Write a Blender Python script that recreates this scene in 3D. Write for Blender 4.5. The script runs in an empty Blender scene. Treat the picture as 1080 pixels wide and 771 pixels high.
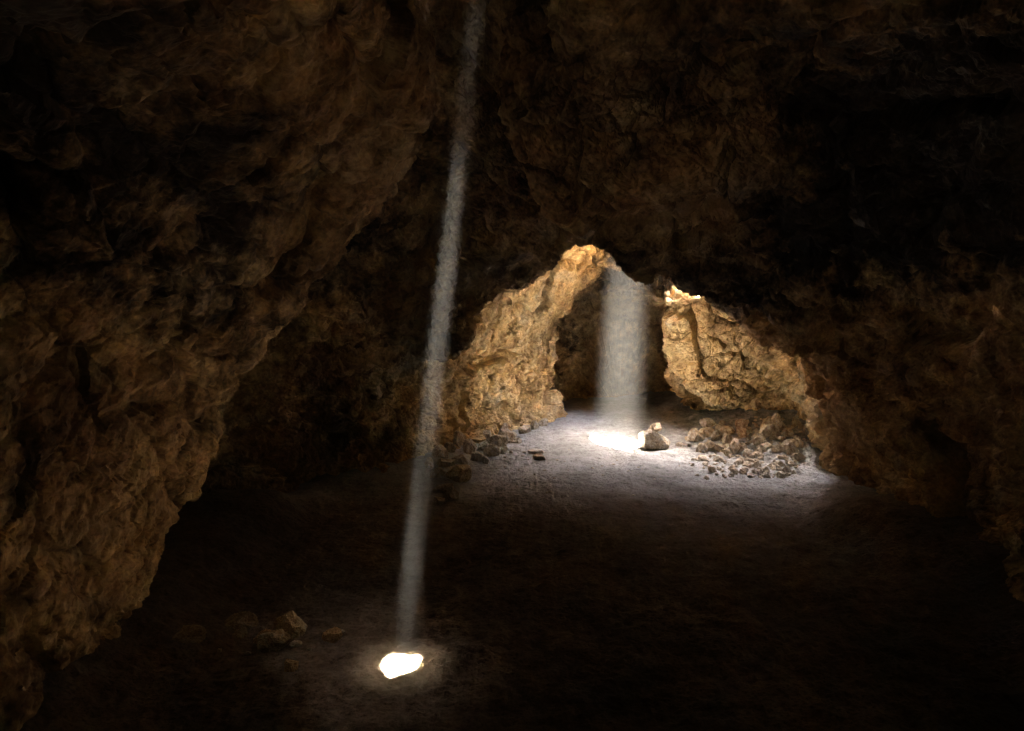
import bpy, math, random
import numpy as np
from mathutils import Vector

# ------------------------------------------------------------------ camera, light, exposure
scene = bpy.context.scene
W0, H0, F = 1080.0, 771.0, 750.0          # frame of the photograph, focal length in its pixels
CAM_Z, PITCH = 1.7, math.atan(65.5 / 750.0)
cam_data = bpy.data.cameras.new('camera'); cam_data.lens = 36.0 * F / W0; cam_data.sensor_width = 36.0
cam_data.clip_end = 500.0; cam_data.clip_start = 0.05
cam = bpy.data.objects.new('camera', cam_data); scene.collection.objects.link(cam)
cam.location = (0, 0, CAM_Z); cam.rotation_euler = (math.pi / 2 - PITCH, 0, 0)
scene.camera = cam

SUN_DIR = Vector((304.0, 1038.0, 3257.0)).normalized()     # towards the sun
SUN_EL = math.asin(SUN_DIR.z); SUN_AZ = math.atan2(SUN_DIR.x, SUN_DIR.y)
world = bpy.data.worlds.new("World"); scene.world = world; world.use_nodes = True
wt = world.node_tree; wt.nodes.clear()
wo = wt.nodes.new('ShaderNodeOutputWorld'); wb = wt.nodes.new('ShaderNodeBackground')
ws = wt.nodes.new('ShaderNodeTexSky'); ws.sky_type = 'NISHITA'; ws.sun_disc = False
ws.sun_elevation = SUN_EL; ws.sun_rotation = SUN_AZ; ws.dust_density = 3.0; ws.air_density = 1.0; ws.ozone_density = 0.5
wb.inputs['Strength'].default_value = 0.15
wt.links.new(ws.outputs[0], wb.inputs[0]); wt.links.new(wb.outputs[0], wo.inputs[0])
sl = bpy.data.lights.new('sun', 'SUN'); sl.energy = 5.0; sl.angle = math.radians(0.8); sl.color = (1.0, 0.93, 0.82)
sun = bpy.data.objects.new('sun', sl); scene.collection.objects.link(sun)
sun.rotation_euler = SUN_DIR.to_track_quat('Z', 'Y').to_euler(); sun.location = (2, 12, 20)

scene.view_settings.view_transform = 'Standard'; scene.view_settings.look = 'None'
scene.view_settings.gamma = 1.0; scene.view_settings.use_curve_mapping = False
scene.view_settings.exposure = 7.6

cy = scene.cycles
cy.use_denoising = True
try: cy.denoiser = 'OPENIMAGEDENOISE'; cy.denoising_input_passes = 'RGB_ALBEDO_NORMAL'; cy.denoising_prefilter = 'ACCURATE'
except Exception: pass
cy.use_adaptive_sampling = False
cy.max_bounces = 6; cy.diffuse_bounces = 5; cy.glossy_bounces = 1; cy.volume_bounces = 0; cy.transmission_bounces = 0
cy.sample_clamp_indirect = 0.0; cy.sample_clamp_direct = 0.0
cy.caustics_reflective = False; cy.caustics_refractive = False
cy.use_guiding = True; cy.use_surface_guiding = True; cy.use_volume_guiding = False
cy.guiding_training_samples = 128; cy.surface_guiding_probability = 0.7
cy.use_light_tree = False
cy.volume_max_steps = 96; cy.volume_step_rate = 1.0

DRAFT = False
# ------------------------------------------------------------------ small helpers
rng = np.random.default_rng(7); R = random.Random(11)
cp, sp = math.cos(PITCH), math.sin(PITCH)
def ray(px, py):
    a, b = (px - W0 / 2) / F, -(py - H0 / 2) / F
    return a, cp + b * sp, -sp + b * cp
def at_depth(px, py, D):
    a, y, z = ray(px, py); return (a * D / y, CAM_Z + z * D / y)
def on_floor(px, py, z0=0.0):
    a, y, z = ray(px, py); t = (z0 - CAM_Z) / z; return (a * t, y * t)

def tag(o, label=None, cat=None, group=None, kind=None):
    for k, v in (('label', label), ('category', cat), ('group', group), ('kind', kind)):
        if v: o[k] = v
    return o

def _hash(ix, iy, iz, seed):
    h = (ix.astype(np.int64) * 374761393 + iy.astype(np.int64) * 668265263 + iz.astype(np.int64) * 2147483647 + seed * 974634777) & 0xFFFFFFFF
    h = ((h ^ (h >> 13)) * 1274126177) & 0xFFFFFFFF
    h = ((h ^ (h >> 16)) * 2246822519) & 0xFFFFFFFF
    return h ^ (h >> 15)
_G = rng.normal(size=(256, 3)); _G /= np.linalg.norm(_G, axis=1)[:, None]
def noise3(p, seed=0):
    """gradient noise, about -1..1, p is (n,3)"""
    out = np.empty(len(p))
    CH = 400000
    for s in range(0, len(p), CH):
        q = p[s:s + CH]; i = np.floor(q); f = q - i; i = i.astype(np.int64)
        u = f * f * f * (f * (f * 6 - 15) + 10); acc = np.zeros(len(q))
        for dx in (0, 1):
            wx = u[:, 0] if dx else 1 - u[:, 0]
            for dy in (0, 1):
                wy = u[:, 1] if dy else 1 - u[:, 1]
                for dz in (0, 1):
                    wz = u[:, 2] if dz else 1 - u[:, 2]
                    g = _G[_hash(i[:, 0] + dx, i[:, 1] + dy, i[:, 2] + dz, seed) & 255]
                    d = (g[:, 0] * (f[:, 0] - dx) + g[:, 1] * (f[:, 1] - dy) + g[:, 2] * (f[:, 2] - dz))
                    acc += wx * wy * wz * d
        out[s:s + CH] = acc * 1.6
    return out
def fbm(p, octv=4, lac=2.07, gain=0.5, seed=0):
    a, s, n = 1.0, np.zeros(len(p)), 0
    for k in range(octv):
        s += a * noise3(p * lac ** k, seed + k * 17); a *= gain
    return s
def ridged(p, octv=4, lac=2.1, gain=0.5, seed=0):
    a, s = 1.0, np.zeros(len(p))
    for k in range(octv):
        s += a * (1 - 2 * np.abs(noise3(p * lac ** k, seed + k * 13))); a *= gain
    return s
def worley(p, seed=0):
    """distance to the nearest and second nearest feature point"""
    f1 = np.full(len(p), 9.0); f2 = np.full(len(p), 9.0); cid = np.zeros(len(p))
    i0 = np.floor(p).astype(np.int64)
    for dx in (-1, 0, 1):
        for dy in (-1, 0, 1):
            for dz in (-1, 0, 1):
                c = i0 + np.array((dx, dy, dz)); h = _hash(c[:, 0], c[:, 1], c[:, 2], seed)
                fp = c + np.stack(((h & 1023) / 1023., ((h >> 10) & 1023) / 1023., ((h >> 20) & 1023) / 1023.), 1)
                d = np.linalg.norm(fp - p, axis=1)
                nr = d < f1
                f2 = np.where(nr, f1, np.minimum(f2, d)); cid = np.where(nr, (h >> 7) & 255, cid); f1 = np.where(nr, d, f1)
    return f1, f2, cid / 255.

def facets(p, seed=0):
    """broken rock: every cell is a flat face of its own height and tilt, with a fissure where two meet"""
    f1 = np.full(len(p), 9.0); f2 = np.full(len(p), 9.0); val = np.zeros(len(p)); i0 = np.floor(p).astype(np.int64)
    for dx in (-1, 0, 1):
        for dy in (-1, 0, 1):
            for dz in (-1, 0, 1):
                c = i0 + np.array((dx, dy, dz)); h = _hash(c[:, 0], c[:, 1], c[:, 2], seed)
                v = c + np.stack(((h & 1023) / 1023., ((h >> 10) & 1023) / 1023., ((h >> 20) & 1023) / 1023.), 1) - p
                d = np.sqrt((v * v).sum(1)); nr = d < f1
                t = _G[(h >> 5) & 255]; w = 0.5 * (((h >> 3) & 255) / 127.5 - 1) + 0.9 * (v * t).sum(1)
                f2 = np.where(nr, f1, np.minimum(f2, d)); val = np.where(nr, w, val); f1 = np.where(nr, d, f1)
    return val, f2 - f1
def mesh_obj(name, V, Fq, mat, smooth=False, parent=None):
    me = bpy.data.meshes.new(name)
    V = np.asarray(V, dtype=np.float32); Fq = np.asarray(Fq, dtype=np.int32); k = Fq.shape[1]
    me.vertices.add(len(V)); me.vertices.foreach_set('co', V.ravel())
    me.loops.add(Fq.size); me.loops.foreach_set('vertex_index', Fq.ravel())
    me.polygons.add(len(Fq)); me.polygons.foreach_set('loop_start', np.arange(0, Fq.size, k, dtype=np.int32))
    me.polygons.foreach_set('loop_total', np.full(len(Fq), k, dtype=np.int32))
    me.update(calc_edges=True); me.validate()
    me.polygons.foreach_set('use_smooth', np.full(len(me.polygons), smooth, dtype=bool))
    me.materials.append(mat)
    o = bpy.data.objects.new(name, me); scene.collection.objects.link(o)
    if parent: o.parent = parent
    return o

# ------------------------------------------------------------------ materials
def new_mat(name):
    m = bpy.data.materials.new(name); m.use_nodes = True; nt = m.node_tree; nt.nodes.clear()
    out = nt.nodes.new('ShaderNodeOutputMaterial'); bs = nt.nodes.new('ShaderNodeBsdfPrincipled')
    nt.links.new(bs.outputs[0], out.inputs['Surface']); return m, nt, bs, out
def ntex(nt, co, scale, detail=6, rough=0.6, dist=0.0, stretch=None, rot=None):
    n = nt.nodes.new('ShaderNodeTexNoise'); n.inputs['Scale'].default_value = scale
    n.inputs['Detail'].default_value = detail; n.inputs['Roughness'].default_value = rough; n.inputs['Distortion'].default_value = dist
    if stretch or rot:
        mp = nt.nodes.new('ShaderNodeMapping')
        if stretch: mp.inputs['Scale'].default_value = stretch
        if rot: mp.inputs['Rotation'].default_value = rot
        nt.links.new(co, mp.inputs[0]); co = mp.outputs[0]
    nt.links.new(co, n.inputs['Vector']); return n
def ramp(nt, fac, stops):
    r = nt.nodes.new('ShaderNodeValToRGB'); e = r.color_ramp.elements
    while len(e) < len(stops): e.new(0.5)
    for k, (p, c) in enumerate(stops):
        e[k].position = p; e[k].color = (*c, 1) if len(c) == 3 else c
    nt.links.new(fac, r.inputs[0]); return r
def mixc(nt, fac, a, b, mode='MIX'):
    m = nt.nodes.new('ShaderNodeMix'); m.data_type = 'RGBA'; m.blend_type = mode
    for k, v in ((0, fac), (6, a), (7, b)):
        if isinstance(v, (int, float)): m.inputs[k].default_value = v
        elif isinstance(v, tuple): m.inputs[k].default_value = (*v, 1)
        else: nt.links.new(v, m.inputs[k])
    return m.outputs[2]
def bump(nt, height, strength, dist, prev=None):
    b = nt.nodes.new('ShaderNodeBump'); b.inputs['Strength'].default_value = strength; b.inputs['Distance'].default_value = dist
    nt.links.new(height, b.inputs['Height'])
    if prev is not None: nt.links.new(prev, b.inputs['Normal'])
    return b.outputs[0]

def rock_material(name, tint=(1, 1, 1), scale=1.0, limonite_light=False):
    m, nt, bs, out = new_mat(name)
    co = nt.nodes.new('ShaderNodeTexCoord').outputs['Object']
    n1 = ntex(nt, co, 1.3 * scale, 8, 0.62)
    n2 = ntex(nt, co, 7.0 * scale, 8, 0.65)
    n3 = ntex(nt, co, 34.0 * scale, 6, 0.7)
    t = lambda c: tuple(min(1, c[k] * tint[k]) for k in range(3))
    c1 = ramp(nt, n1.outputs['Fac'], [(0.30, t((0.17, 0.095, 0.045))), (0.47, t((0.34, 0.21, 0.10))), (0.58, t((0.45, 0.31, 0.17))), (0.72, t((0.28, 0.23, 0.18)))]).outputs[0]
    if limonite_light:                                   # bare dark basalt with iron-stained, ochre patches; shade painted dark on the high flanks
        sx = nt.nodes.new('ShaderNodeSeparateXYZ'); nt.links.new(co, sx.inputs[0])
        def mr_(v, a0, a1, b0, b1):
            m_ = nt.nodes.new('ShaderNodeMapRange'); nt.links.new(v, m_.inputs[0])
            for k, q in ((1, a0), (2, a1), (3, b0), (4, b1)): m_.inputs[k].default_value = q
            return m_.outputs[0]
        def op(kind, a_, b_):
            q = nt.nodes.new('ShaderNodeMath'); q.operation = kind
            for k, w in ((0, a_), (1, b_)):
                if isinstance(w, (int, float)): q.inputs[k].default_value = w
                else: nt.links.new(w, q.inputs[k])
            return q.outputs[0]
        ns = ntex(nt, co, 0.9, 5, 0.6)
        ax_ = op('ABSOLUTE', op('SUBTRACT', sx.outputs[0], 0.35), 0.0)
        flank_shade = op('MULTIPLY', mr_(sx.outputs[2], 1.45, 2.3, 0, 1), mr_(ax_, 1.1, 1.75, 0, 1))
        st = op('SUBTRACT', mr_(ns.outputs['Fac'], 0.36, 0.58, 0.0, 1.0), op('MULTIPLY', flank_shade, 1.25))
        st = op('ADD', st, op('MULTIPLY', mr_(n2.outputs['Fac'], 0.3, 0.7, -0.3, 0.3), 1.0)); st = op('ADD', st, mr_(sx.outputs[1], 7.3, 8.2, 0.18, 0.55)); st = op('ADD', st, op('MULTIPLY', mr_(sx.outputs[0], 1.9, 2.5, 0.0, 0.45), mr_(sx.outputs[2], 1.7, 2.1, 1.0, 0.0))); st = op('ADD', st, op('MULTIPLY', mr_(sx.outputs[1], 5.6, 6.4, 0.0, 0.45), mr_(sx.outputs[2], 1.5, 2.1, 1.0, 0.0))); st = op('ADD', st, mr_(sx.outputs[1], 10.2, 10.8, 0.0, -0.7)); stain_shade = mr_(st, 0.0, 0.9, 0.0, 1.0)  # stain raised where chamber, wall and alcove are lit, cut where recess is shaded
        c1 = mixc(nt, stain_shade, (0.060, 0.044, 0.032), c1)
    c2 = ramp(nt, n2.outputs['Fac'], [(0.30, (0.35, 0.30, 0.27)), (0.52, (0.86, 0.84, 0.82)), (0.72, (1.35, 1.30, 1.2))])
    c3 = ramp(nt, n3.outputs['Fac'], [(0.30, (0.45, 0.42, 0.40)), (0.55, (1, 1, 1)), (0.75, (1.3, 1.28, 1.25))])
    c = mixc(nt, 1.0, c1, c2.outputs[0], 'MULTIPLY'); c = mixc(nt, 0.8, c, c3.outputs[0], 'MULTIPLY')
    if limonite_light:                                   # yellow, iron-stained bed of the far chamber, its lit rock also painted paler
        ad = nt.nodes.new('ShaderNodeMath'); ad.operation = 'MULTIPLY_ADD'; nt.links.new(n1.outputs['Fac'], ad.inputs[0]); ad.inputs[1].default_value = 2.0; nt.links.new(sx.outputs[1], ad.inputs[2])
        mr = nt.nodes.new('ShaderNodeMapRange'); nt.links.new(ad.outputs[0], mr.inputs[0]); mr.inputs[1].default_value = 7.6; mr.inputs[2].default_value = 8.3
        c = mixc(nt, op('MULTIPLY', mr.outputs[0], mr_(sx.outputs[1], 10.2, 10.8, 1.0, 0.0)), c, mixc(nt, 1.0, c, limonite_light, 'MULTIPLY'))
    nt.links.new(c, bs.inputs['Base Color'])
    bs.inputs['Roughness'].default_value = 0.85; bs.inputs['Specular IOR Level'].default_value = 0.25
    v = nt.nodes.new('ShaderNodeTexVoronoi'); v.inputs['Scale'].default_value = 26 * scale
    dm = nt.nodes.new('ShaderNodeVectorMath'); dm.operation = 'MULTIPLY_ADD'
    nt.links.new(n2.outputs['Color'], dm.inputs[0]); dm.inputs[1].default_value = (0.12,) * 3; nt.links.new(co, dm.inputs[2])
    nt.links.new(dm.outputs[0], v.inputs['Vector'])
    b = bump(nt, v.outputs['Distance'], 0.25, 0.006 / scale)
    b = bump(nt, n3.outputs['Fac'], 0.4, 0.006 / scale, b)
    nt.links.new(b, bs.inputs['Normal']); return m

M_ROCK = rock_material('cave_basalt', tint=(1.5, 1.55, 1.55), limonite_light=(1.15, 1.28, 1.34))
M_CEIL = rock_material('cave_basalt_ceiling', tint=(1.05, 1.09, 1.1), limonite_light=(1.65, 1.83, 1.95))  # same rock, darkened for the near ceiling's shade, lightened back in the chamber
M_STONE = rock_material('loose_stone', tint=(1.4, 1.9, 3.0), scale=3.5)
M_PALE = rock_material('pale_stone', tint=(1.7, 2.2, 3.2), scale=3.5)
M_BROWN = rock_material('brown_stone', tint=(1.25, 1.45, 1.7), scale=3.5)
M_OCHRE = rock_material('ochre_stone', tint=(1.35, 1.3, 1.2), scale=4.0)

POOL_BOUNCE = on_floor(423, 704)
def floor_material():
    m, nt, bs, out = new_mat('dusty_floor')
    co = nt.nodes.new('ShaderNodeTexCoord').outputs['Object']
    n1 = ntex(nt, co, 1.1, 8, 0.6, 0.4); n2 = ntex(nt, co, 9.0, 8, 0.7, 0.2); n3 = ntex(nt, co, 60.0, 5, 0.7)
    c1 = ramp(nt, n1.outputs['Fac'], [(0.3, (0.19, 0.182, 0.172)), (0.5, (0.285, 0.278, 0.267)), (0.7, (0.36, 0.355, 0.348))])
    c2 = ramp(nt, n2.outputs['Fac'], [(0.3, (0.55, 0.53, 0.5)), (0.55, (0.95, 0.95, 0.95)), (0.75, (1.15, 1.15, 1.15))])
    c3 = ramp(nt, n3.outputs['Fac'], [(0.32, (0.5, 0.48, 0.46)), (0.5, (1, 1, 1)), (0.75, (1.2, 1.2, 1.2))])
    c = mixc(nt, 1.0, c1.outputs[0], c2.outputs[0], 'MULTIPLY'); c = mixc(nt, 0.8, c, c3.outputs[0], 'MULTIPLY')
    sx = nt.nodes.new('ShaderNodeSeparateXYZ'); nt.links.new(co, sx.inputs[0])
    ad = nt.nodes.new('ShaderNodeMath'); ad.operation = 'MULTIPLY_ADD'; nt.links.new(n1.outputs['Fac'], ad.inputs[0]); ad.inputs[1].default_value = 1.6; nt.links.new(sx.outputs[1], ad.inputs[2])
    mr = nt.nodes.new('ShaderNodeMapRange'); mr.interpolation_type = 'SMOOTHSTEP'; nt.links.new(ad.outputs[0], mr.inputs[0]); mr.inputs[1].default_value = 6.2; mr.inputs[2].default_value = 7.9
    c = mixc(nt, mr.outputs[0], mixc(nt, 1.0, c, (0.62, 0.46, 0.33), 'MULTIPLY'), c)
    # painted pale round the near light pool, added to bounce more light
    vd = nt.nodes.new('ShaderNodeVectorMath'); vd.operation = 'DISTANCE'; nt.links.new(co, vd.inputs[0]); vd.inputs[1].default_value = (POOL_BOUNCE[0], POOL_BOUNCE[1], 0.0)
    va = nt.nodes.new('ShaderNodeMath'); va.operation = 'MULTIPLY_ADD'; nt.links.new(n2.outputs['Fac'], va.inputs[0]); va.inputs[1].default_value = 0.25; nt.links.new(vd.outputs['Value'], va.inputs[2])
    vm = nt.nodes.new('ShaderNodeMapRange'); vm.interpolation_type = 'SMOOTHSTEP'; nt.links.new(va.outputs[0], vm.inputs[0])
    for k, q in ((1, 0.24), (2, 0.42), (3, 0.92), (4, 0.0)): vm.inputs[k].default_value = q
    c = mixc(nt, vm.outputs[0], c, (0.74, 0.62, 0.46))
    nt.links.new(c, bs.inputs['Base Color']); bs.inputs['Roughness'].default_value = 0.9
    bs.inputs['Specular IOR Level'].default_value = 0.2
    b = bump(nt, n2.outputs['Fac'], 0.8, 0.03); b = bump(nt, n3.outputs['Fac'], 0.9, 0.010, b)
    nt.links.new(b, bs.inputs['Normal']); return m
M_FLOOR = floor_material()

# ------------------------------------------------------------------ sun beams: where the two pools of light lie
POOLS = [dict(c=on_floor(423, 705), rx=0.057, ry=0.10), dict(c=on_floor(652, 467), rx=0.27, ry=0.50)]
d3 = np.array(SUN_DIR)
for _p in POOLS: _p['d'] = d3
POOLS[0]['len'] = 0.65
# an unseen opening added to brighten the far chamber: its sun lands on the top of the rock mass on the right, hidden from the camera
POOLS[1]['len'] = 1.25
ADDED_SKYLIGHT = dict(c=(2.84, 8.66), d=d3, rx=0.72, ry=0.62, len=1.5, flare=0.0)
# a small unseen opening added to brighten the near rock: its pool of sun lies on the floor just below the frame
ADDED_SUN_HOLE = dict(c=(0.50, 1.80), d=d3, rx=0.088, ry=0.10, len=1.5, zmin=2.5)
def beam_uv(V, pool):
    """position across the beam, measured on the floor plane"""
    e = pool['d']; t = V[:, 2] / e[2]
    return V[:, 0] - e[0] * t - pool['c'][0], V[:, 1] - e[1] * t - pool['c'][1]

def wobble(ang, k):
    return 1.0 + 0.16 * np.sin(2 * ang + 1.1 + k) + 0.11 * np.sin(3 * ang + 0.4) + 0.07 * np.sin(5 * ang + 2.0 * k) + 0.04 * np.sin(9 * ang)
def sstep(a, b, x):
    t = np.clip((x - a) / (b - a), 0, 1); return t * t * (3 - 2 * t)

# ------------------------------------------------------------------ the tube: cross sections along the passage
def Wp(x, z): return ('w', x, z)
def P(x, y): return ('p', x, y)
SECT = [
 (-4.6, [Wp(-1.2,0.3),Wp(-1.3,.7),Wp(-1.3,1.2),Wp(-1.2,1.6),Wp(-.9,1.9),Wp(-.7,2.1),Wp(-.5,2.2),Wp(-.3,2.25),Wp(0,2.3),Wp(.3,2.25),Wp(.6,2.2),Wp(.9,2.1),Wp(1.1,1.9),Wp(1.3,1.6),Wp(1.4,1.2),Wp(1.5,.7),Wp(1.4,.3)]),
 (-3.0, [Wp(-2,0),Wp(-2.3,.8),Wp(-2.3,1.5),Wp(-2,2.2),Wp(-1.5,2.6),Wp(-.9,2.9),Wp(-.6,3.0),Wp(-.4,3.1),Wp(-.1,3.1),Wp(.3,3.1),Wp(.6,3.05),Wp(1,3),Wp(1.5,2.8),Wp(2,2.4),Wp(2.4,1.8),Wp(2.5,1),Wp(2.4,0)]),
 (0.0, [Wp(-1.9,0),Wp(-2.1,.7),Wp(-1.9,1.4),Wp(-1.7,1.9),Wp(-1.3,2.4),Wp(-.9,2.7),Wp(-.6,2.95),Wp(-.4,3.1),Wp(-.1,3.2),Wp(.3,3.15),Wp(.6,3.1),Wp(1,3.05),Wp(1.6,2.9),Wp(2.2,2.5),Wp(2.6,1.9),Wp(2.8,1),Wp(2.6,0)]),
 (2.0, [Wp(-1.72,0),Wp(-1.85,.6),Wp(-1.95,1.2),Wp(-1.95,1.8),Wp(-1.5,2.35),Wp(-.8,2.5),Wp(-.5,2.8),Wp(-.5,3.3),Wp(-.2,3.5),Wp(.1,3.35),Wp(.3,3.15),Wp(.8,3.1),Wp(1.5,2.95),Wp(2.1,2.6),Wp(2.6,2.0),Wp(2.85,1.0),Wp(2.65,0)]),
 (3.2, [Wp(-1.88,0),Wp(-1.80,.5),Wp(-1.58,1.05),Wp(-1.46,1.55),Wp(-1.2,2.0),Wp(-.75,2.4),Wp(-.47,2.75),Wp(-.5,3.5),Wp(-.2,4.0),Wp(.15,3.8),Wp(.3,3.2),Wp(.8,3.05),Wp(1.5,2.85),Wp(2.2,2.5),Wp(2.7,1.9),Wp(2.9,1.0),Wp(2.7,0)]),
 (3.9, [Wp(-2.05,0),P(170,570),P(232,470),P(250,392),P(318,318),P(388,240),P(452,140),P(443,-30),Wp(-.2,4.3),Wp(.28,4.0),P(590,60),P(700,60),P(830,60),P(960,150),P(1085,330),Wp(2.95,.8),Wp(2.75,0)]),
 (4.5, [Wp(-2.4,0),Wp(-2.6,.7),Wp(-2.55,1.3),Wp(-2.3,1.95),Wp(-1.75,2.4),Wp(-1.2,2.75),Wp(-.85,3.0),Wp(-.72,3.6),Wp(-.2,4.4),P(523,-5),P(548,182),P(622,228),P(760,195),P(900,220),P(1005,330),Wp(3.0,.9),Wp(2.95,0)]),
 (5.3, [Wp(-2.4,0),Wp(-2.5,.7),Wp(-2.4,1.3),Wp(-2.1,1.9),Wp(-1.5,2.15),Wp(-1.0,2.35),Wp(-.6,2.65),Wp(-.5,3.1),Wp(-.15,3.3),Wp(.2,3.0),Wp(.42,2.5),P(655,240),P(765,240),P(870,300),P(950,380),P(965,470),Wp(3.0,0)]),
 (6.3, [P(310,522),P(300,460),P(312,400),P(350,368),P(420,362),P(482,368),P(525,325),P(580,278),P(628,244),P(642,272),P(668,293),P(702,296),P(742,312),P(784,335),P(836,365),P(890,430),P(915,520)]),
 (7.1, [P(440,500),P(443,470),P(440,435),P(450,405),P(465,388),P(490,355),P(520,310),P(575,250),P(640,170),P(700,170),P(745,200),P(785,230),P(820,270),P(845,320),P(848,370),P(866,430),P(870,495)]),
 (8.2, [P(492,475),P(488,445),P(486,418),P(488,395),P(497,372),P(508,345),P(540,300),P(590,230),P(645,160),Wp(2.2,3.35),Wp(3.0,3.3),Wp(3.6,3.0),Wp(3.75,2.5),Wp(3.6,1.9),P(848,385),P(854,432),P(858,475)]),
 (9.0, [P(523,461),P(520,432),P(518,408),P(516,390),P(514,372),P(522,345),P(550,303),P(598,230),P(645,165),Wp(2.3,3.4),Wp(3.4,3.2),Wp(3.7,2.2),P(730,312),P(755,338),P(792,368),P(826,395),P(842,464)]),
 (9.6, [P(550,453),P(548,428),P(547,403),P(546,388),P(540,370),P(548,345),P(572,308),P(606,250),P(642,165),Wp(2.3,3.4),Wp(3.3,3.25),Wp(3.6,2.1),Wp(2.12,1.85),P(712,350),P(722,390),P(762,425),P(805,451)]),
 (10.0, [P(572,447),P(572,425),P(572,400),P(570,385),P(560,368),P(570,345),P(592,315),P(612,285),P(640,190),Wp(2.3,3.4),Wp(3.3,3.25),Wp(3.6,2.1),Wp(2.12,1.95),P(706,345),P(712,388),P(740,420),P(775,446)]),
 (10.35, [P(585,443),P(582,425),P(578,402),P(577,386),P(572,370),P(576,348),P(596,322),P(610,295),P(638,220),Wp(2.2,3.3),Wp(3.2,3.2),Wp(3.5,2.2),Wp(2.2,2.0),P(708,350),P(706,392),P(728,422),P(752,443)]),
 (10.6, [P(598,441),P(590,425),P(585,405),P(585,388),P(590,370),P(588,350),P(602,330),P(610,310),P(640,284),P(655,284),P(668,300),P(690,328),P(714,352),P(708,372),P(706,400),P(722,425),P(738,441)]),
 (11.4, [P(560,434),P(555,420),P(555,400),P(555,380),P(560,360),P(570,340),P(590,320),P(610,305),P(640,290),P(660,292),P(690,300),P(710,320),P(735,345),P(745,370),P(750,400),P(752,420),P(755,434)]),
 (12.6, [P(610,428),P(605,418),P(605,400),P(608,390),P(612,375),P(618,365),P(628,350),P(638,345),P(650,340),P(660,340),P(672,345),P(685,355),P(695,370),P(700,385),P(702,400),P(702,415),P(700,428)]),
]
depths = np.array([s[0] for s in SECT], float); NC = 19
ctrl = np.zeros((len(SECT), NC, 2))
for k, (D, pts) in enumerate(SECT):
    q = [(p[1], p[2]) if p[0] == 'w' else at_depth(p[1], p[2], D) for p in pts]
    q = [(q[0][0] - 0.05, q[0][1] - 0.5)] + q + [(q[-1][0] + 0.05, q[-1][1] - 0.5)]
    ctrl[k] = q

def pchip(xk, Y, x):
    """shape-preserving cubic along axis 0"""
    h = np.diff(xk); sh = (len(h),) + (1,) * (Y.ndim - 1); dl = np.diff(Y, axis=0) / h.reshape(sh)
    m = np.zeros_like(Y); m[0] = dl[0]; m[-1] = dl[-1]
    a, b = dl[:-1], dl[1:]
    with np.errstate(divide='ignore', invalid='ignore'):
        hm = 2 * a * b / (a + b)
    m[1:-1] = np.where(a * b > 0, hm, 0)
    i = np.clip(np.searchsorted(xk, x) - 1, 0, len(h) - 1)
    t = ((x - xk[i]) / h[i]).reshape((-1,) + (1,) * (Y.ndim - 1)); H = h[i].reshape(t.shape)
    return ((2*t**3 - 3*t**2 + 1) * Y[i] + (t**3 - 2*t**2 + t) * H * m[i] + (-2*t**3 + 3*t**2) * Y[i+1] + (t**3 - t**2) * H * m[i+1])

# rows: close together where the picture shows much surface
seg = []
for k in range(len(SECT) - 1):
    dd = depths[k + 1] - depths[k]
    mv = np.sqrt(np.median(np.abs(ctrl[k + 1] - ctrl[k]).max(axis=1))**2 + dd**2)
    mx = np.abs(ctrl[k + 1] - ctrl[k]).max()
    res = 0.05 if depths[k] < 0 else (0.012 if depths[k] < 2 else (0.0065 if depths[k] < 7 else 0.009))
    n = int(max(4, (0.5 * mv + 0.5 * max(mx, dd)) / res * (0.5 if DRAFT else 1.0))); seg.append(np.linspace(depths[k], depths[k + 1], n, endpoint=False))
rows = np.concatenate(seg + [[depths[-1]]])
C = pchip(depths, ctrl, rows)                                  # rows x NC x 2
QK = 0.5 if DRAFT else 1.0
ncol = int(1100 * QK)
# columns: arc length of a middle section
ref = ctrl[5:9].mean(axis=0); ln = np.linalg.norm(np.diff(ref, axis=0), axis=1); ln[0] *= .3; ln[-1] *= .3; ln += 0.08
cum = np.concatenate(([0], np.cumsum(ln))); u = np.interp(np.linspace(0, cum[-1], ncol), cum, np.arange(NC))
i = np.clip(u.astype(int), 0, NC - 2); f = (u - i)[None, :, None]
p0, p1, p2, p3 = C[:, np.maximum(i - 1, 0)], C[:, i], C[:, i + 1], C[:, np.minimum(i + 2, NC - 1)]
tau = 0.42
XZ = p1 + f * (tau * (p2 - p0)) + f**2 * (2*tau*p0 + (tau-3)*p1 + (3-2*tau)*p2 - tau*p3) + f**3 * (-tau*p0 + (2-tau)*p1 + (tau-2)*p2 + tau*p3)
nr = len(rows)
V = np.zeros((nr, ncol, 3)); V[..., 0] = XZ[..., 0]; V[..., 2] = XZ[..., 1]; V[..., 1] = rows[:, None]

def grid_normals(V):
    du = np.gradient(V, axis=0); dv = np.gradient(V, axis=1)
    n = np.cross(du, dv); n /= np.linalg.norm(n, axis=-1, keepdims=True) + 1e-9; return n

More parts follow.
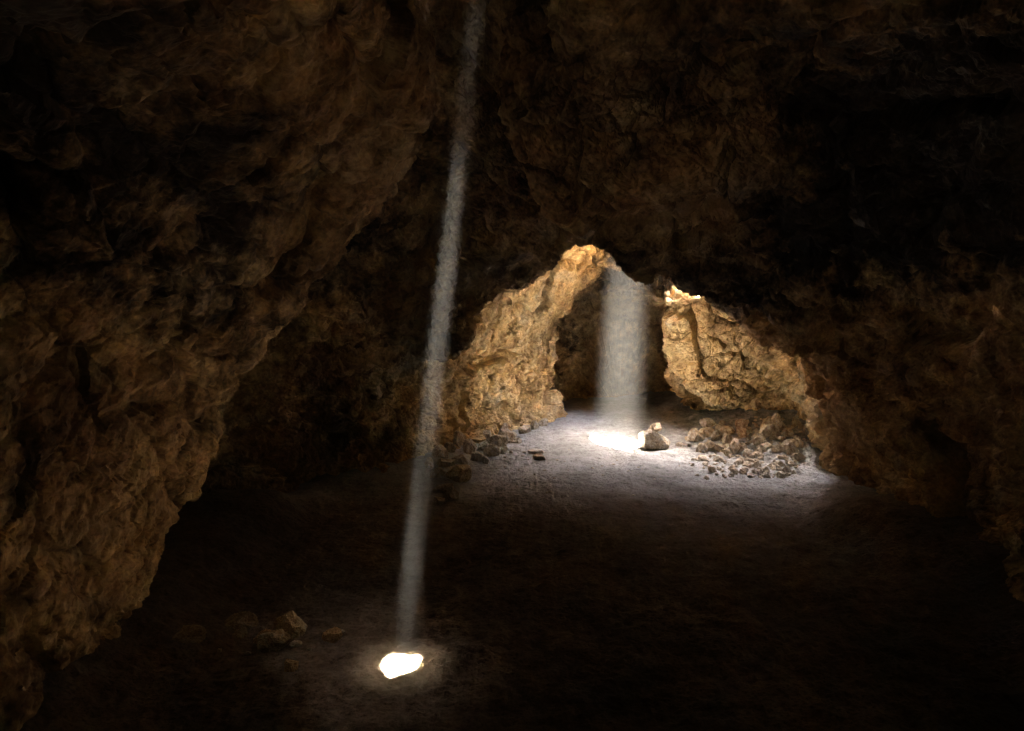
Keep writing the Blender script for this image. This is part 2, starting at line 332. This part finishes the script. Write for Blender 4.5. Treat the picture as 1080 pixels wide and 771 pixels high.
def fbm3(p, seed): return np.stack([fbm(p + 9.3 * k, 2, seed=seed + 200 + k) for k in range(3)], 1)
def displace(V):
    N = grid_normals(V).reshape(-1, 3); p = V.reshape(-1, 3).copy()
    # into the rock or into the room: N is oriented so that + is into the rock
    cen = np.stack((np.full(len(p), 0.3), p[:, 1], np.full(len(p), 1.3)), 1)
    sgn = np.sign(np.median(((p - cen) * N).sum(1))); N *= sgn
    y = p[:, 1]
    amp = np.clip(0.55 + 0.13 * (y - 2), 0.5, 1.0)             # calmer close to the camera
    warp = np.stack([fbm(p * 0.9 + 31.7 * k, 3, seed=k + 40) for k in range(3)], 1)
    q = p + 0.25 * warp
    # rot for stratified rock: beds dip to the left
    a = math.radians(38); bed = np.stack((q[:, 0]*math.cos(a) + q[:, 2]*math.sin(a), q[:, 1], -q[:, 0]*math.sin(a) + q[:, 2]*math.cos(a)), 1)
    d = 0.10 * fbm(q * 0.9, 3, seed=1)
    for sc, am, cr, sd in ((1.4, 0.135, 0.060, 3), (3.9, 0.055, 0.024, 8), (10.5, 0.022, 0.010, 12)):
        qq = p * sc + 0.16 * fbm3(p * sc * 1.3, sd); qq = qq * np.array((1.0, 0.75, 1.0))
        v, e = facets(qq, sd); d += am * v + cr * (1 - np.clip(e * 5, 0, 1)) ** 2
    st = fbm(bed * np.array([1.3, 1.3, 10.0]), 3, seed=21); d += 0.026 * st * (0.3 + (N[:, 2] < 0.2))
    d += 0.020 * fbm(p * 7.0, 4, gain=0.6, seed=60) + 0.010 * fbm(p * 30.0, 3, gain=.7, seed=70)
    pit = noise3(p * 13.0, 95) + 0.5 * noise3(p * 27.0, 96); d += 0.035 * np.clip(pit - 0.38, 0, 1) * (0.4 + 0.6 * sstep(-.2, .3, noise3(p * 1.1, 97)))
    lf = (p[:, 0] < 1.0) & (y > 6.8) & (y < 9.9)
    w1 = 0.06 * noise3(p * 3.0, 77) + 0.03 * noise3(p * 9.0, 78)
    crack = np.exp(-((y - 7.75 - 0.25 * (p[:, 2] - 0.5) - w1) / 0.035)**2) * (p[:, 2] < 1.02 + w1)
    crack2 = np.exp(-((y - 8.15 - 0.55 * (0.95 - p[:, 2]) - w1) / 0.022)**2) * (p[:, 2] > 0.62) * (p[:, 2] < 1.0)
    ledge = np.exp(-((p[:, 2] - 0.98 - 0.5 * w1) / 0.035)**2) * sstep(7.6, 7.9, y) * (1 - sstep(9.1, 9.3, y))
    block = sstep(1.0, 0.9, p[:, 2] - 0.5 * w1) * sstep(7.85, 8.0, y - w1) * (1 - sstep(9.2, 9.5, y))
    d += lf * (0.20 * crack + 0.08 * crack2 + 0.09 * ledge - 0.09 * block)
    out = p + N * (d * amp)[:, None]
    out += 0.02 * np.stack([fbm(q * 5.0 + 7 * k, 2, seed=90 + k) for k in range(3)], 1)
    return out.reshape(V.shape)
V = displace(V)

Vf = V.reshape(-1, 3)
idx = np.arange(nr * ncol).reshape(nr, ncol)
Q = np.stack((idx[:-1, :-1], idx[:-1, 1:], idx[1:, 1:], idx[1:, :-1]), -1)      # (nr-1, ncol-1, 4)
ucol = (u[:-1] + u[1:]) / 2
region = np.zeros(Q.shape[:2], int); region[:, ucol < 5.0] = 0; region[:, (ucol >= 5.0) & (ucol < 13.5)] = 1; region[:, ucol >= 13.5] = 2
Qf = Q.reshape(-1, 4); reg = region.ravel()

keep = np.ones(len(Qf), bool); shafts = []
fc = Vf[Qf].mean(axis=1)
for k, pool in enumerate(POOLS + [ADDED_SKYLIGHT, ADDED_SUN_HOLE]):
    a, b = beam_uv(fc, pool)
    ang = np.arctan2(b / pool['ry'], a / pool['rx'])
    HR = pool.get('hole', 1.0)
    rr = np.hypot(a / pool['rx'], b / pool['ry'])
    wob = wobble(ang, k)
    cut = (rr < wob) & (fc[:, 2] > pool.get('zmin', 2.3 if k < 2 else 2.7))
    zc = fc[cut, 2].mean() if cut.any() else 4.0; pool['ztop'] = zc
    print('hole', k, 'faces', cut.sum(), 'z', zc, 'y', fc[cut, 1].mean() if cut.any() else None)
    keep &= ~cut; pool['cut'] = cut
    Fc = Qf[cut]; e = np.concatenate((Fc[:, [0, 1]], Fc[:, [1, 2]], Fc[:, [2, 3]], Fc[:, [3, 0]]))
    es = np.sort(e, axis=1); key = es[:, 0].astype(np.int64) * 10**8 + es[:, 1]
    uq, first, cnt = np.unique(key, return_index=True, return_counts=True)
    be = e[first[cnt == 1]]                                   # rim edges of the hole
    vid, inv = np.unique(be.ravel(), return_inverse=True); be = inv.reshape(-1, 2)
    rim = Vf[vid]; a, b = beam_uv(rim, pool)
    rings = [rim]; L = pool.get('len', 1.0); nst = 14
    for s in range(1, nst + 1):
        t = s / nst; g = pool.get('flare', 0.0) * t * t
        r2 = rim.copy(); r2[:, 0] += a * (g + 0.10 * t); r2[:, 1] += b * (g + 0.10 * t)
        r2 += pool['d'] * (L * t) / pool['d'][2]
        nz = np.stack([fbm(r2 * 3.0 + 5 * c, 3, seed=120 + c) for c in range(3)], 1) * 0.10 * min(1, 2 * t)
        rad = np.stack((a, b, 0 * a), 1); rad /= np.linalg.norm(rad, axis=1)[:, None] + 1e-6
        r2 += rad * np.abs(nz[:, :1])
        rings.append(r2)
    for o_, z_ in ((0.12, 0.02), (0.30, -0.03), (0.5, -0.12)):       # unseen collar round the mouth, added to seal out stray sun
        r3 = r2 + rad * o_; r3[:, 2] += z_; rings.append(r3)
    nst += 3; SV = np.concatenate(rings); n = len(rim)
    SF = np.concatenate([np.stack((be[:, 0] + s * n, be[:, 1] + s * n, be[:, 1] + (s + 1) * n, be[:, 0] + (s + 1) * n), 1) for s in range(nst)])
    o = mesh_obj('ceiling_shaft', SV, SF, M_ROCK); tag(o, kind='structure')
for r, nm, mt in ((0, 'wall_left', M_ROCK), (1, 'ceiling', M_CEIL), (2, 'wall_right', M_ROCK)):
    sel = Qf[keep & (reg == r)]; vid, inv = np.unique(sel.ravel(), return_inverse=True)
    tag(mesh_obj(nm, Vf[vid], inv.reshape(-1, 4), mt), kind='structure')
# the two ends of the passage
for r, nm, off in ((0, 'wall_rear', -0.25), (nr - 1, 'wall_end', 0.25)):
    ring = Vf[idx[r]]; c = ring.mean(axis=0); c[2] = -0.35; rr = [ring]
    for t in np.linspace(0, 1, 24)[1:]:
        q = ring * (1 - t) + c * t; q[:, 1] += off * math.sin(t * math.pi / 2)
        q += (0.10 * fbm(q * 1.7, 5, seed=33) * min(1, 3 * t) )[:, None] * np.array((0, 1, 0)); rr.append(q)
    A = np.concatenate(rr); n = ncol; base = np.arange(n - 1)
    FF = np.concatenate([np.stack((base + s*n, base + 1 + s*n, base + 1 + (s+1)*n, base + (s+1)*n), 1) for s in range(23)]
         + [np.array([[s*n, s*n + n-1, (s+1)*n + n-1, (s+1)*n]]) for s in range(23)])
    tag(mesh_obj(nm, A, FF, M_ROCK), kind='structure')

# ------------------------------------------------------------------ unseen hillside over the cave, added to block stray sun except at the openings
tx, ty = np.meshgrid(np.linspace(-14, 14, 561), np.linspace(-14, 22, 721))
tp = np.stack((tx.ravel(), ty.ravel(), 0 * tx.ravel()), 1)
tz = 3.78 + 1.05 * np.exp(-((tp[:, 0] + 0.15)**2 + (tp[:, 1] - 3.9)**2) / 2.2) + 0.04 * fbm(tp * 0.7, 4, seed=300)
tz += 0.78 * sstep(6.0, 8.0, tp[:, 1])
tz += 0.25 * sstep(3, 10, np.hypot(tp[:, 0], tp[:, 1] - 5)) * (1 + fbm(tp * 0.3, 3, seed=310))
tp[:, 2] = tz; ti = np.arange(len(tp)).reshape(tx.shape)
TF = np.stack((ti[:-1, :-1], ti[:-1, 1:], ti[1:, 1:], ti[1:, :-1]), -1).reshape(-1, 4); tc = tp[TF].mean(axis=1); tk = np.ones(len(TF), bool)
for k, pool in enumerate(POOLS + [ADDED_SKYLIGHT, ADDED_SUN_HOLE]):
    a, b = beam_uv(tc, pool); ang = np.arctan2(b / pool['ry'], a / pool['rx'])
    tk &= ~(np.hypot(a / pool['rx'], b / pool['ry']) < 1.08 * wobble(ang, k) * (1 + pool.get('flare', 0.0)) + 0.03 / pool['rx'])
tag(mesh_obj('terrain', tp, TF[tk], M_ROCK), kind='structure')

# ------------------------------------------------------------------ ground
SCUFF = on_floor(482, 699)
def floor_z(x, y, fine=True):
    x = np.atleast_1d(np.asarray(x, float)); y = np.atleast_1d(np.asarray(y, float))
    p = np.stack((x, y, np.zeros_like(x)), 1)
    z = 0.022 * fbm(p * 0.8, 3, seed=200)
    if fine: z = z + 0.016 * fbm(p * 4.0, 4, gain=.55, seed=210) + 0.006 * ridged(p * 17.0, 3, seed=220) + 0.008 * np.clip(noise3(p * 9.0, 221) - 0.25, 0, 1)
    z += 0.30 * sstep(2.2, 3.7, x + 0.12 * (y - 8)) * sstep(6.6, 8.2, y) * (1 - 0.5*sstep(9.5, 10.5, y))      # rubble bank on the right
    z += 0.12 * sstep(-0.2, -1.0, x) * sstep(6.2, 7.2, y)
    z += 0.22 * (sstep(-1.45, -2.1, x + 0.15 * noise3(p * 1.3, 230)) * (1 - sstep(5.5, 6.2, y)) + sstep(2.2, 2.9, x + 0.15 * noise3(p * 1.3, 231)) * (1 - sstep(5.0, 6.5, y)))
    if fine:                                       # trampled, crumbly earth right of the near pool of light
        cx, cy = SCUFF
        w = np.exp(-(((x - cx) / 0.17)**2 + ((y - cy) / 0.13)**2)**2)
        z += w * (0.016 + 0.014 * ridged(p * 14.0, 4, gain=.6, seed=240) + 0.012 * noise3(p * 30.0, 241))
        rb = sstep(1.6, 2.6, x + 0.3 * noise3(p * 2.0, 232)) * sstep(6.4, 7.4, y)      # coarse grit between the rubble
        f1, f2, cid = worley(p * 11.0, seed=233); z += rb * 0.035 * cid * np.clip(1 - f1 * 1.6, 0, 1) ** .5
    return z
ys = np.concatenate((np.linspace(-5.2, 2.2, 50, endpoint=False), np.linspace(2.2, 6, 380, endpoint=False), np.linspace(6, 13.2, 360)))
xs = np.linspace(-3.6, 5.2, 760)
gx, gy = np.meshgrid(xs, ys); gz = floor_z(gx.ravel(), gy.ravel())
GV = np.stack((gx.ravel(), gy.ravel(), gz), 1); gi = np.arange(len(GV)).reshape(gx.shape)
GF = np.stack((gi[:-1, :-1], gi[:-1, 1:], gi[1:, 1:], gi[1:, :-1]), -1).reshape(-1, 4)
tag(mesh_obj('ground', GV, GF, M_FLOOR), kind='structure')

# ------------------------------------------------------------------ dust in the sunbeams
def dust_material(name, dens, top, scale, pool, lo, hi, stretch):
    m = bpy.data.materials.new(name); m.use_nodes = True; nt = m.node_tree; nt.nodes.clear()
    out = nt.nodes.new('ShaderNodeOutputMaterial'); v = nt.nodes.new('ShaderNodeVolumeScatter'); ab = nt.nodes.new('ShaderNodeVolumeAbsorption')
    v.inputs['Color'].default_value = (1, 0.94, 0.86, 1); v.inputs['Anisotropy'].default_value = 0.0; ab.inputs['Color'].default_value = (0, 0, 0, 1)
    co = nt.nodes.new('ShaderNodeTexCoord').outputs['Object']
    n = ntex(nt, co, scale, 4, 0.6, 0.0, stretch=(1, 1, stretch))
    mr = nt.nodes.new('ShaderNodeMapRange'); nt.links.new(n.outputs['Fac'], mr.inputs[0])
    for k, q in ((1, 0.38), (2, 0.64), (3, lo), (4, hi)): mr.inputs[k].default_value = q
    sx = nt.nodes.new('ShaderNodeSeparateXYZ'); nt.links.new(co, sx.inputs[0])
    mz = nt.nodes.new('ShaderNodeMapRange'); nt.links.new(sx.outputs[2], mz.inputs[0])      # less dust hangs high up
    for k, q in ((1, top[0]), (2, top[1]), (3, 1.0), (4, top[2])): mz.inputs[k].default_value = q
    def mul(a, b):
        q = nt.nodes.new('ShaderNodeMath'); q.operation = 'MULTIPLY'
        for k, w in ((0, a), (1, b)):
            if isinstance(w, float): q.inputs[k].default_value = w
            else: nt.links.new(w, q.inputs[k])
        return q.outputs[0]
    # dust thins out away from the middle of the shaft
    ax = nt.nodes.new('ShaderNodeVectorMath'); ax.operation = 'MULTIPLY_ADD'
    cb = nt.nodes.new('ShaderNodeCombineXYZ'); [nt.links.new(sx.outputs[2], cb.inputs[k]) for k in range(3)]
    nt.links.new(cb.outputs[0], ax.inputs[0]); ax.inputs[1].default_value = (-d3[0] / d3[2], -d3[1] / d3[2], -1.0); nt.links.new(co, ax.inputs[2])
    ct = nt.nodes.new('ShaderNodeVectorMath'); ct.operation = 'SUBTRACT'; nt.links.new(ax.outputs[0], ct.inputs[0]); ct.inputs[1].default_value = (pool['c'][0], pool['c'][1], 0)
    cs = nt.nodes.new('ShaderNodeVectorMath'); cs.operation = 'DIVIDE'; nt.links.new(ct.outputs[0], cs.inputs[0]); cs.inputs[1].default_value = (pool['rx'], pool['ry'], 1)
    cl = nt.nodes.new('ShaderNodeVectorMath'); cl.operation = 'LENGTH'; nt.links.new(cs.outputs[0], cl.inputs[0])
    rf = nt.nodes.new('ShaderNodeMapRange'); rf.interpolation_type = 'SMOOTHSTEP'; nt.links.new(cl.outputs['Value'], rf.inputs[0])
    for k, q in ((1, 0.2), (2, 1.35), (3, 1.5), (4, 0.08)): rf.inputs[k].default_value = q
    d = mul(mul(mul(mr.outputs[0], mz.outputs[0]), rf.outputs[0]), dens)
    nt.links.new(d, v.inputs['Density']); nt.links.new(mul(d, 20.0), ab.inputs['Density'])
    ad = nt.nodes.new('ShaderNodeAddShader'); nt.links.new(v.outputs[0], ad.inputs[0]); nt.links.new(ab.outputs[0], ad.inputs[1])
    nt.links.new(ad.outputs[0], out.inputs['Volume'])
    return m
def dust(pool, ztop, mat, grow):
    ns = 40; th = np.linspace(0, 2 * math.pi, ns, endpoint=False); VV = []
    for z in (0.03, ztop):
        VV.append(np.stack((pool['c'][0] + pool['rx'] * grow * np.cos(th) + d3[0] / d3[2] * z, pool['c'][1] + pool['ry'] * grow * np.sin(th) + d3[1] / d3[2] * z, np.full(ns, z)), 1))
    A = np.concatenate(VV); me = bpy.data.meshes.new('dust_beam')
    fs = [(k, (k + 1) % ns, ns + (k + 1) % ns, ns + k) for k in range(ns)] + [tuple(range(ns))[::-1], tuple(range(ns, 2 * ns))]
    me.from_pydata([tuple(v) for v in A], [], fs); me.materials.append(mat); me.update()
    o = bpy.data.objects.new('sunlit_dust', me); scene.collection.objects.link(o); return tag(o, kind='stuff')
dust(POOLS[0], POOLS[0]['ztop'], dust_material('dust_near', 0.0125, (1.8, 2.7, 0.10), 4.5, POOLS[0], 0.3, 1.7, 0.22), 1.5)
dust(POOLS[1], POOLS[1]['ztop'], dust_material('dust_far', 0.0074, (1.2, 2.3, 0.45), 2.2, POOLS[1], 0.65, 1.3, 0.12), 1.35)

# ------------------------------------------------------------------ loose stones
def ico(sub):
    import bmesh
    bm = bmesh.new(); bmesh.ops.create_icosphere(bm, subdivisions=sub, radius=1.0); bm.verts.ensure_lookup_table()
    v = np.array([q.co[:] for q in bm.verts]); f = np.array([[q.index for q in fc.verts] for fc in bm.faces]); bm.free(); return v, f
IV, IF = ico(5)
def stone_mesh(name, seed, mat, dims=(1, .8, .65), planes=13, rough=0.5, pits=0.0):
    """a broken stone: a convex block cut by random planes, chipped and pitted; rests on z = 0, about 1 wide"""
    g = np.random.default_rng(seed); nn = g.normal(size=(planes, 3)); nn /= np.linalg.norm(nn, axis=1)[:, None]
    h = g.uniform(0.62, 1.0, planes); dt = IV @ nn.T
    r = np.where(dt > 0.05, h / np.maximum(dt, 0.05), 9).min(axis=1); r = np.minimum(r, 1.15)
    v = IV * r[:, None]; o = seed * 3.7
    n = fbm(v * 1.6 + o, 3, seed=seed) * 0.09 + ridged(v * 4.0 + o, 3, seed=seed + 3) * 0.03 * rough + fbm(v * 11 + o, 3, gain=.6, seed=seed + 5) * 0.035 * rough
    if pits:
        f1, f2, c = worley(v * 4.5 + o, seed); n -= pits * np.clip(0.55 - f1, 0, 1)
    v = v * (1 + n)[:, None] * np.array(dims); v /= (v[:, 0].max() - v[:, 0].min())
    lo, hi = v[:, 2].min(), v[:, 2].max(); v[:, 2] = np.maximum(v[:, 2], lo + 0.2 * (hi - lo)); v[:, 2] -= v[:, 2].min(); me_o = mesh_obj(name, v, IF, mat); me = me_o.data; bpy.data.objects.remove(me_o); return me
def floor_hit(px, py):
    a, b, c = ray(px, py); t = np.linspace(1.5, 13.5, 1200); X, Y, Z = a * t, b * t, CAM_Z + c * t
    fz = floor_z(X, Y, False); k = int(np.argmax(Z < fz)); k = k if k else len(t) - 1
    return float(X[k]), float(Y[k]), float(floor_z(X[k], Y[k])[0])
def put(me, name, px, py, wpx, rz=0.0, squash=(1, 1, 1), tilt=(0, 0), dz=0.0, sink=0.04, at=None):
    """py is where the stone meets the ground, wpx its width in the photograph"""
    x, y, z = floor_hit(px, py) if at is None else at
    s = wpx / F * y; o = bpy.data.objects.new(name, me); scene.collection.objects.link(o)
    o.scale = (s * squash[0], s * squash[1], s * squash[2]); o.rotation_euler = (tilt[0], tilt[1], rz)
    o.location = (x, y + s * 0.3, z + dz - sink * s * squash[2] * 0.6); return o
ROUGH = [stone_mesh('broken_stone_%d' % k, 50 + k, M_STONE, dims=(1, .75 + .1 * (k % 3), .5 + .12 * (k % 4)), rough=0.9, pits=0.10 * (k % 2)) for k in range(9)]
OCH = [stone_mesh('cinder_stone_%d' % k, 80 + k, M_OCHRE, dims=(1, .8, .8), rough=1.3, pits=0.32) for k in range(3)]

PALE = [stone_mesh('pale_stone_%d' % k, 110 + k, M_PALE, dims=(1, .8, .75), rough=0.8) for k in range(3)]
BROWN = [stone_mesh('brown_stone_%d' % k, 130 + k, M_BROWN, dims=(1, .85, .6 + .1 * k), rough=1.0, pits=.15 * (k % 2)) for k in range(4)]
def one(me, px, py, w, label, cat='rock', name='rock', group=None, **kw):
    return tag(put(me, name, px, py, w, **kw), label, cat, group)
# cluster at near left
one(BROWN[0], 250, 667, 36, 'large flat-topped brown rock at the left end of the near cluster', squash=(1, 1, 1.0), rz=0.3)
one(BROWN[1], 253, 674, 17, 'small pale lump directly in front of the large flat-topped brown rock', rz=1.2)
one(OCH[0], 276, 679, 22, 'knobbly brown rock in the middle of the near left cluster', rz=0.6)
one(BROWN[2], 304, 673, 38, 'broad rounded dark brown rock at the back right of the near left cluster', rz=2.1)
one(BROWN[3], 287, 689, 36, 'low wide reddish brown slab at the front of the near left cluster', rz=-.4, squash=(1, 1, .75))
one(ROUGH[5], 311, 685, 14, 'small dark stone between the rock cluster and the upright ochre stone', rz=.4)
one(OCH[1], 305, 711, 17, 'upright ochre pitted stone standing alone in front of the near left cluster', rz=.8, squash=(1, 1, 1.35))
one(OCH[2], 349, 677, 24, 'pitted ochre stone with a knob, left of the near light spot', rz=1.9, squash=(1.05, 1, .9))
one(ROUGH[4], 326, 689, 6.5, 'tiny upright stone just below the pitted ochre stone with a knob', cat='pebble', name='pebble', squash=(1, 1, 1.5))
one(ROUGH[6], 261, 692, 8, 'right one of two tiny pale pebbles in front of the near left cluster', cat='pebble', name='pebble')
one(ROUGH[7], 231, 692, 6, 'left one of two tiny pale pebbles in front of the near left cluster', cat='pebble', name='pebble')
one(BROWN[0], 190, 684, 46, 'low dark flat rock in deep shade left of the near rock cluster', squash=(1, 1, .5))
one(PALE[0], 471, 685, 9, 'thin pale stone flake lying right of the near light spot', cat='pebble', name='pebble', squash=(1, .6, .35))
one(ROUGH[2], 361, 668, 5, 'tiny pale chip just right of the pitted ochre stone with a knob', cat='pebble', name='pebble', squash=(1, 1, .7))
# around the far pool of light
one(ROUGH[2], 690, 475, 35, 'large grey boulder right of the far light pool, pale stone on top', name='boulder', cat='boulder', squash=(1, .9, 1.1), rz=.5)
bx, by, bz = floor_hit(690, 475); bt = bz + max(v.co.z for v in ROUGH[2].vertices) * 35 / F * by * 1.1; by += 0.12
one(PALE[0], 695, 458, 17, 'pale cream upright stone perched on top of the large grey boulder', at=(bx + .05, by - .06, bt - .05), squash=(1.15, .9, 1.0), rz=2.4, tilt=(0, .5), sink=0)
one(PALE[1], 691, 453, 8, 'small pale peg-like stone standing against the cream stone on the boulder', at=(bx + .0, by - .06, bt - .04), squash=(1, 1, 1.9), sink=0)
one(PALE[2], 626, 464, 8, 'small bright stone touching the left edge of the far light pool', squash=(1, 1, 1))
one(ROUGH[8], 565, 480, 16, 'dark low stone left of the far light pool, the rear of a touching pair', squash=(1, 1, .8), rz=.9)
one(ROUGH[1], 570, 487, 16, 'grey angular stone left of the far light pool, the front of a touching pair', squash=(1, 1, .95), rz=2.6)
one(ROUGH[0], 735, 486, 10, 'single dark stone on the pale floor in front of the right rubble bank', squash=(1, 1, .7))
one(ROUGH[3], 719, 471, 12, 'dark flat stone between the grey boulder and the right rubble bank', squash=(1, 1, .6))
one(PALE[1], 746, 462, 21, 'largest pale cream rock at the upper left end of the right rubble bank', rz=.2, squash=(1, 1, .9))
one(ROUGH[5], 762, 458, 19, 'pale grey rock just right of the largest cream rock, right bank', rz=1.2)
one(PALE[2], 731, 466, 15, 'flat cream stone just left of the largest cream rock, right bank', rz=2.2, squash=(1, 1, .6))
one(ROUGH[2], 748, 451, 18, 'reddish brown rock against the shadow behind the largest cream rock', rz=.7)
# rubble at the foot of the left wall of the far chamber
for px, py, w in [(482,474,15),(497,481,17),(511,479,14),(522,485,15),(504,489,11),(527,474,17),(539,471,16),(543,466,12),(556,460,13),(565,456,10),(466,486,15),(471,497,19),(487,492,14),(483,512,21),(470,524,19),(462,508,14),(460,475,13),(476,480,12),(533,481,9),(514,492,8),(478,531,13),(455,497,12),(492,502,9),(549,470,8),(533,464,12),(516,470,13),(575,452,8),(464,535,12)]:
    one(ROUGH[R.randrange(9)], px - 2, py - 2, w * 1.3, 'angular grey stone in the rubble below the far lit left wall', group='rubble at the foot of the left wall',
        rz=R.uniform(0, 6.28), squash=(1, R.uniform(.8, 1.1), R.uniform(1.1, 1.7)), tilt=(R.uniform(-.3, .3), R.uniform(-.3, .3)))
# rubble bank on the right
for k in range(285):
    v = R.random() ** 0.75; py = 440 + 66 * v
    lo = 770 - 45 * min(1, v * 2) + 12 * max(0, v - .5); hi = 858 - 24 * v * v
    px = lo + (hi - lo) * R.random() ** (0.75 if v > .3 else 0.9)
    w = R.uniform(3.0, 7.0) if R.random() < .72 else R.uniform(9, 19 if py < 485 else 13)
    one(ROUGH[R.randrange(9)], px, py, w, ('larger grey rock lying among the smaller stones of the far right rubble bank' if w > 9 else 'small grey stone in the rubble bank at the far right wall'), group='rubble bank on the right',
        rz=R.uniform(0, 6.28), squash=(1, R.uniform(.7, 1.1), R.uniform(1.0, 1.6)), tilt=(R.uniform(-.4, .4), R.uniform(-.4, .4)), sink=.08)
# small pebbles on the lit floor
for k in range(70):
    py = R.triangular(466, 530, 492); px = R.uniform(520, 800); w = R.choice([1.6, 2, 2.4, 3, 3.6, 4.5])
    if abs(px - 652) < 40 and py < 484: continue
    one(ROUGH[R.randrange(9)], px, py, w, 'small pebble scattered on the pale floor round the far light pool', cat='pebble', name='pebble', group='pebbles on the far floor',
        rz=R.uniform(0, 6.28), squash=(1, R.uniform(.7, 1.1), R.uniform(.5, .9)))
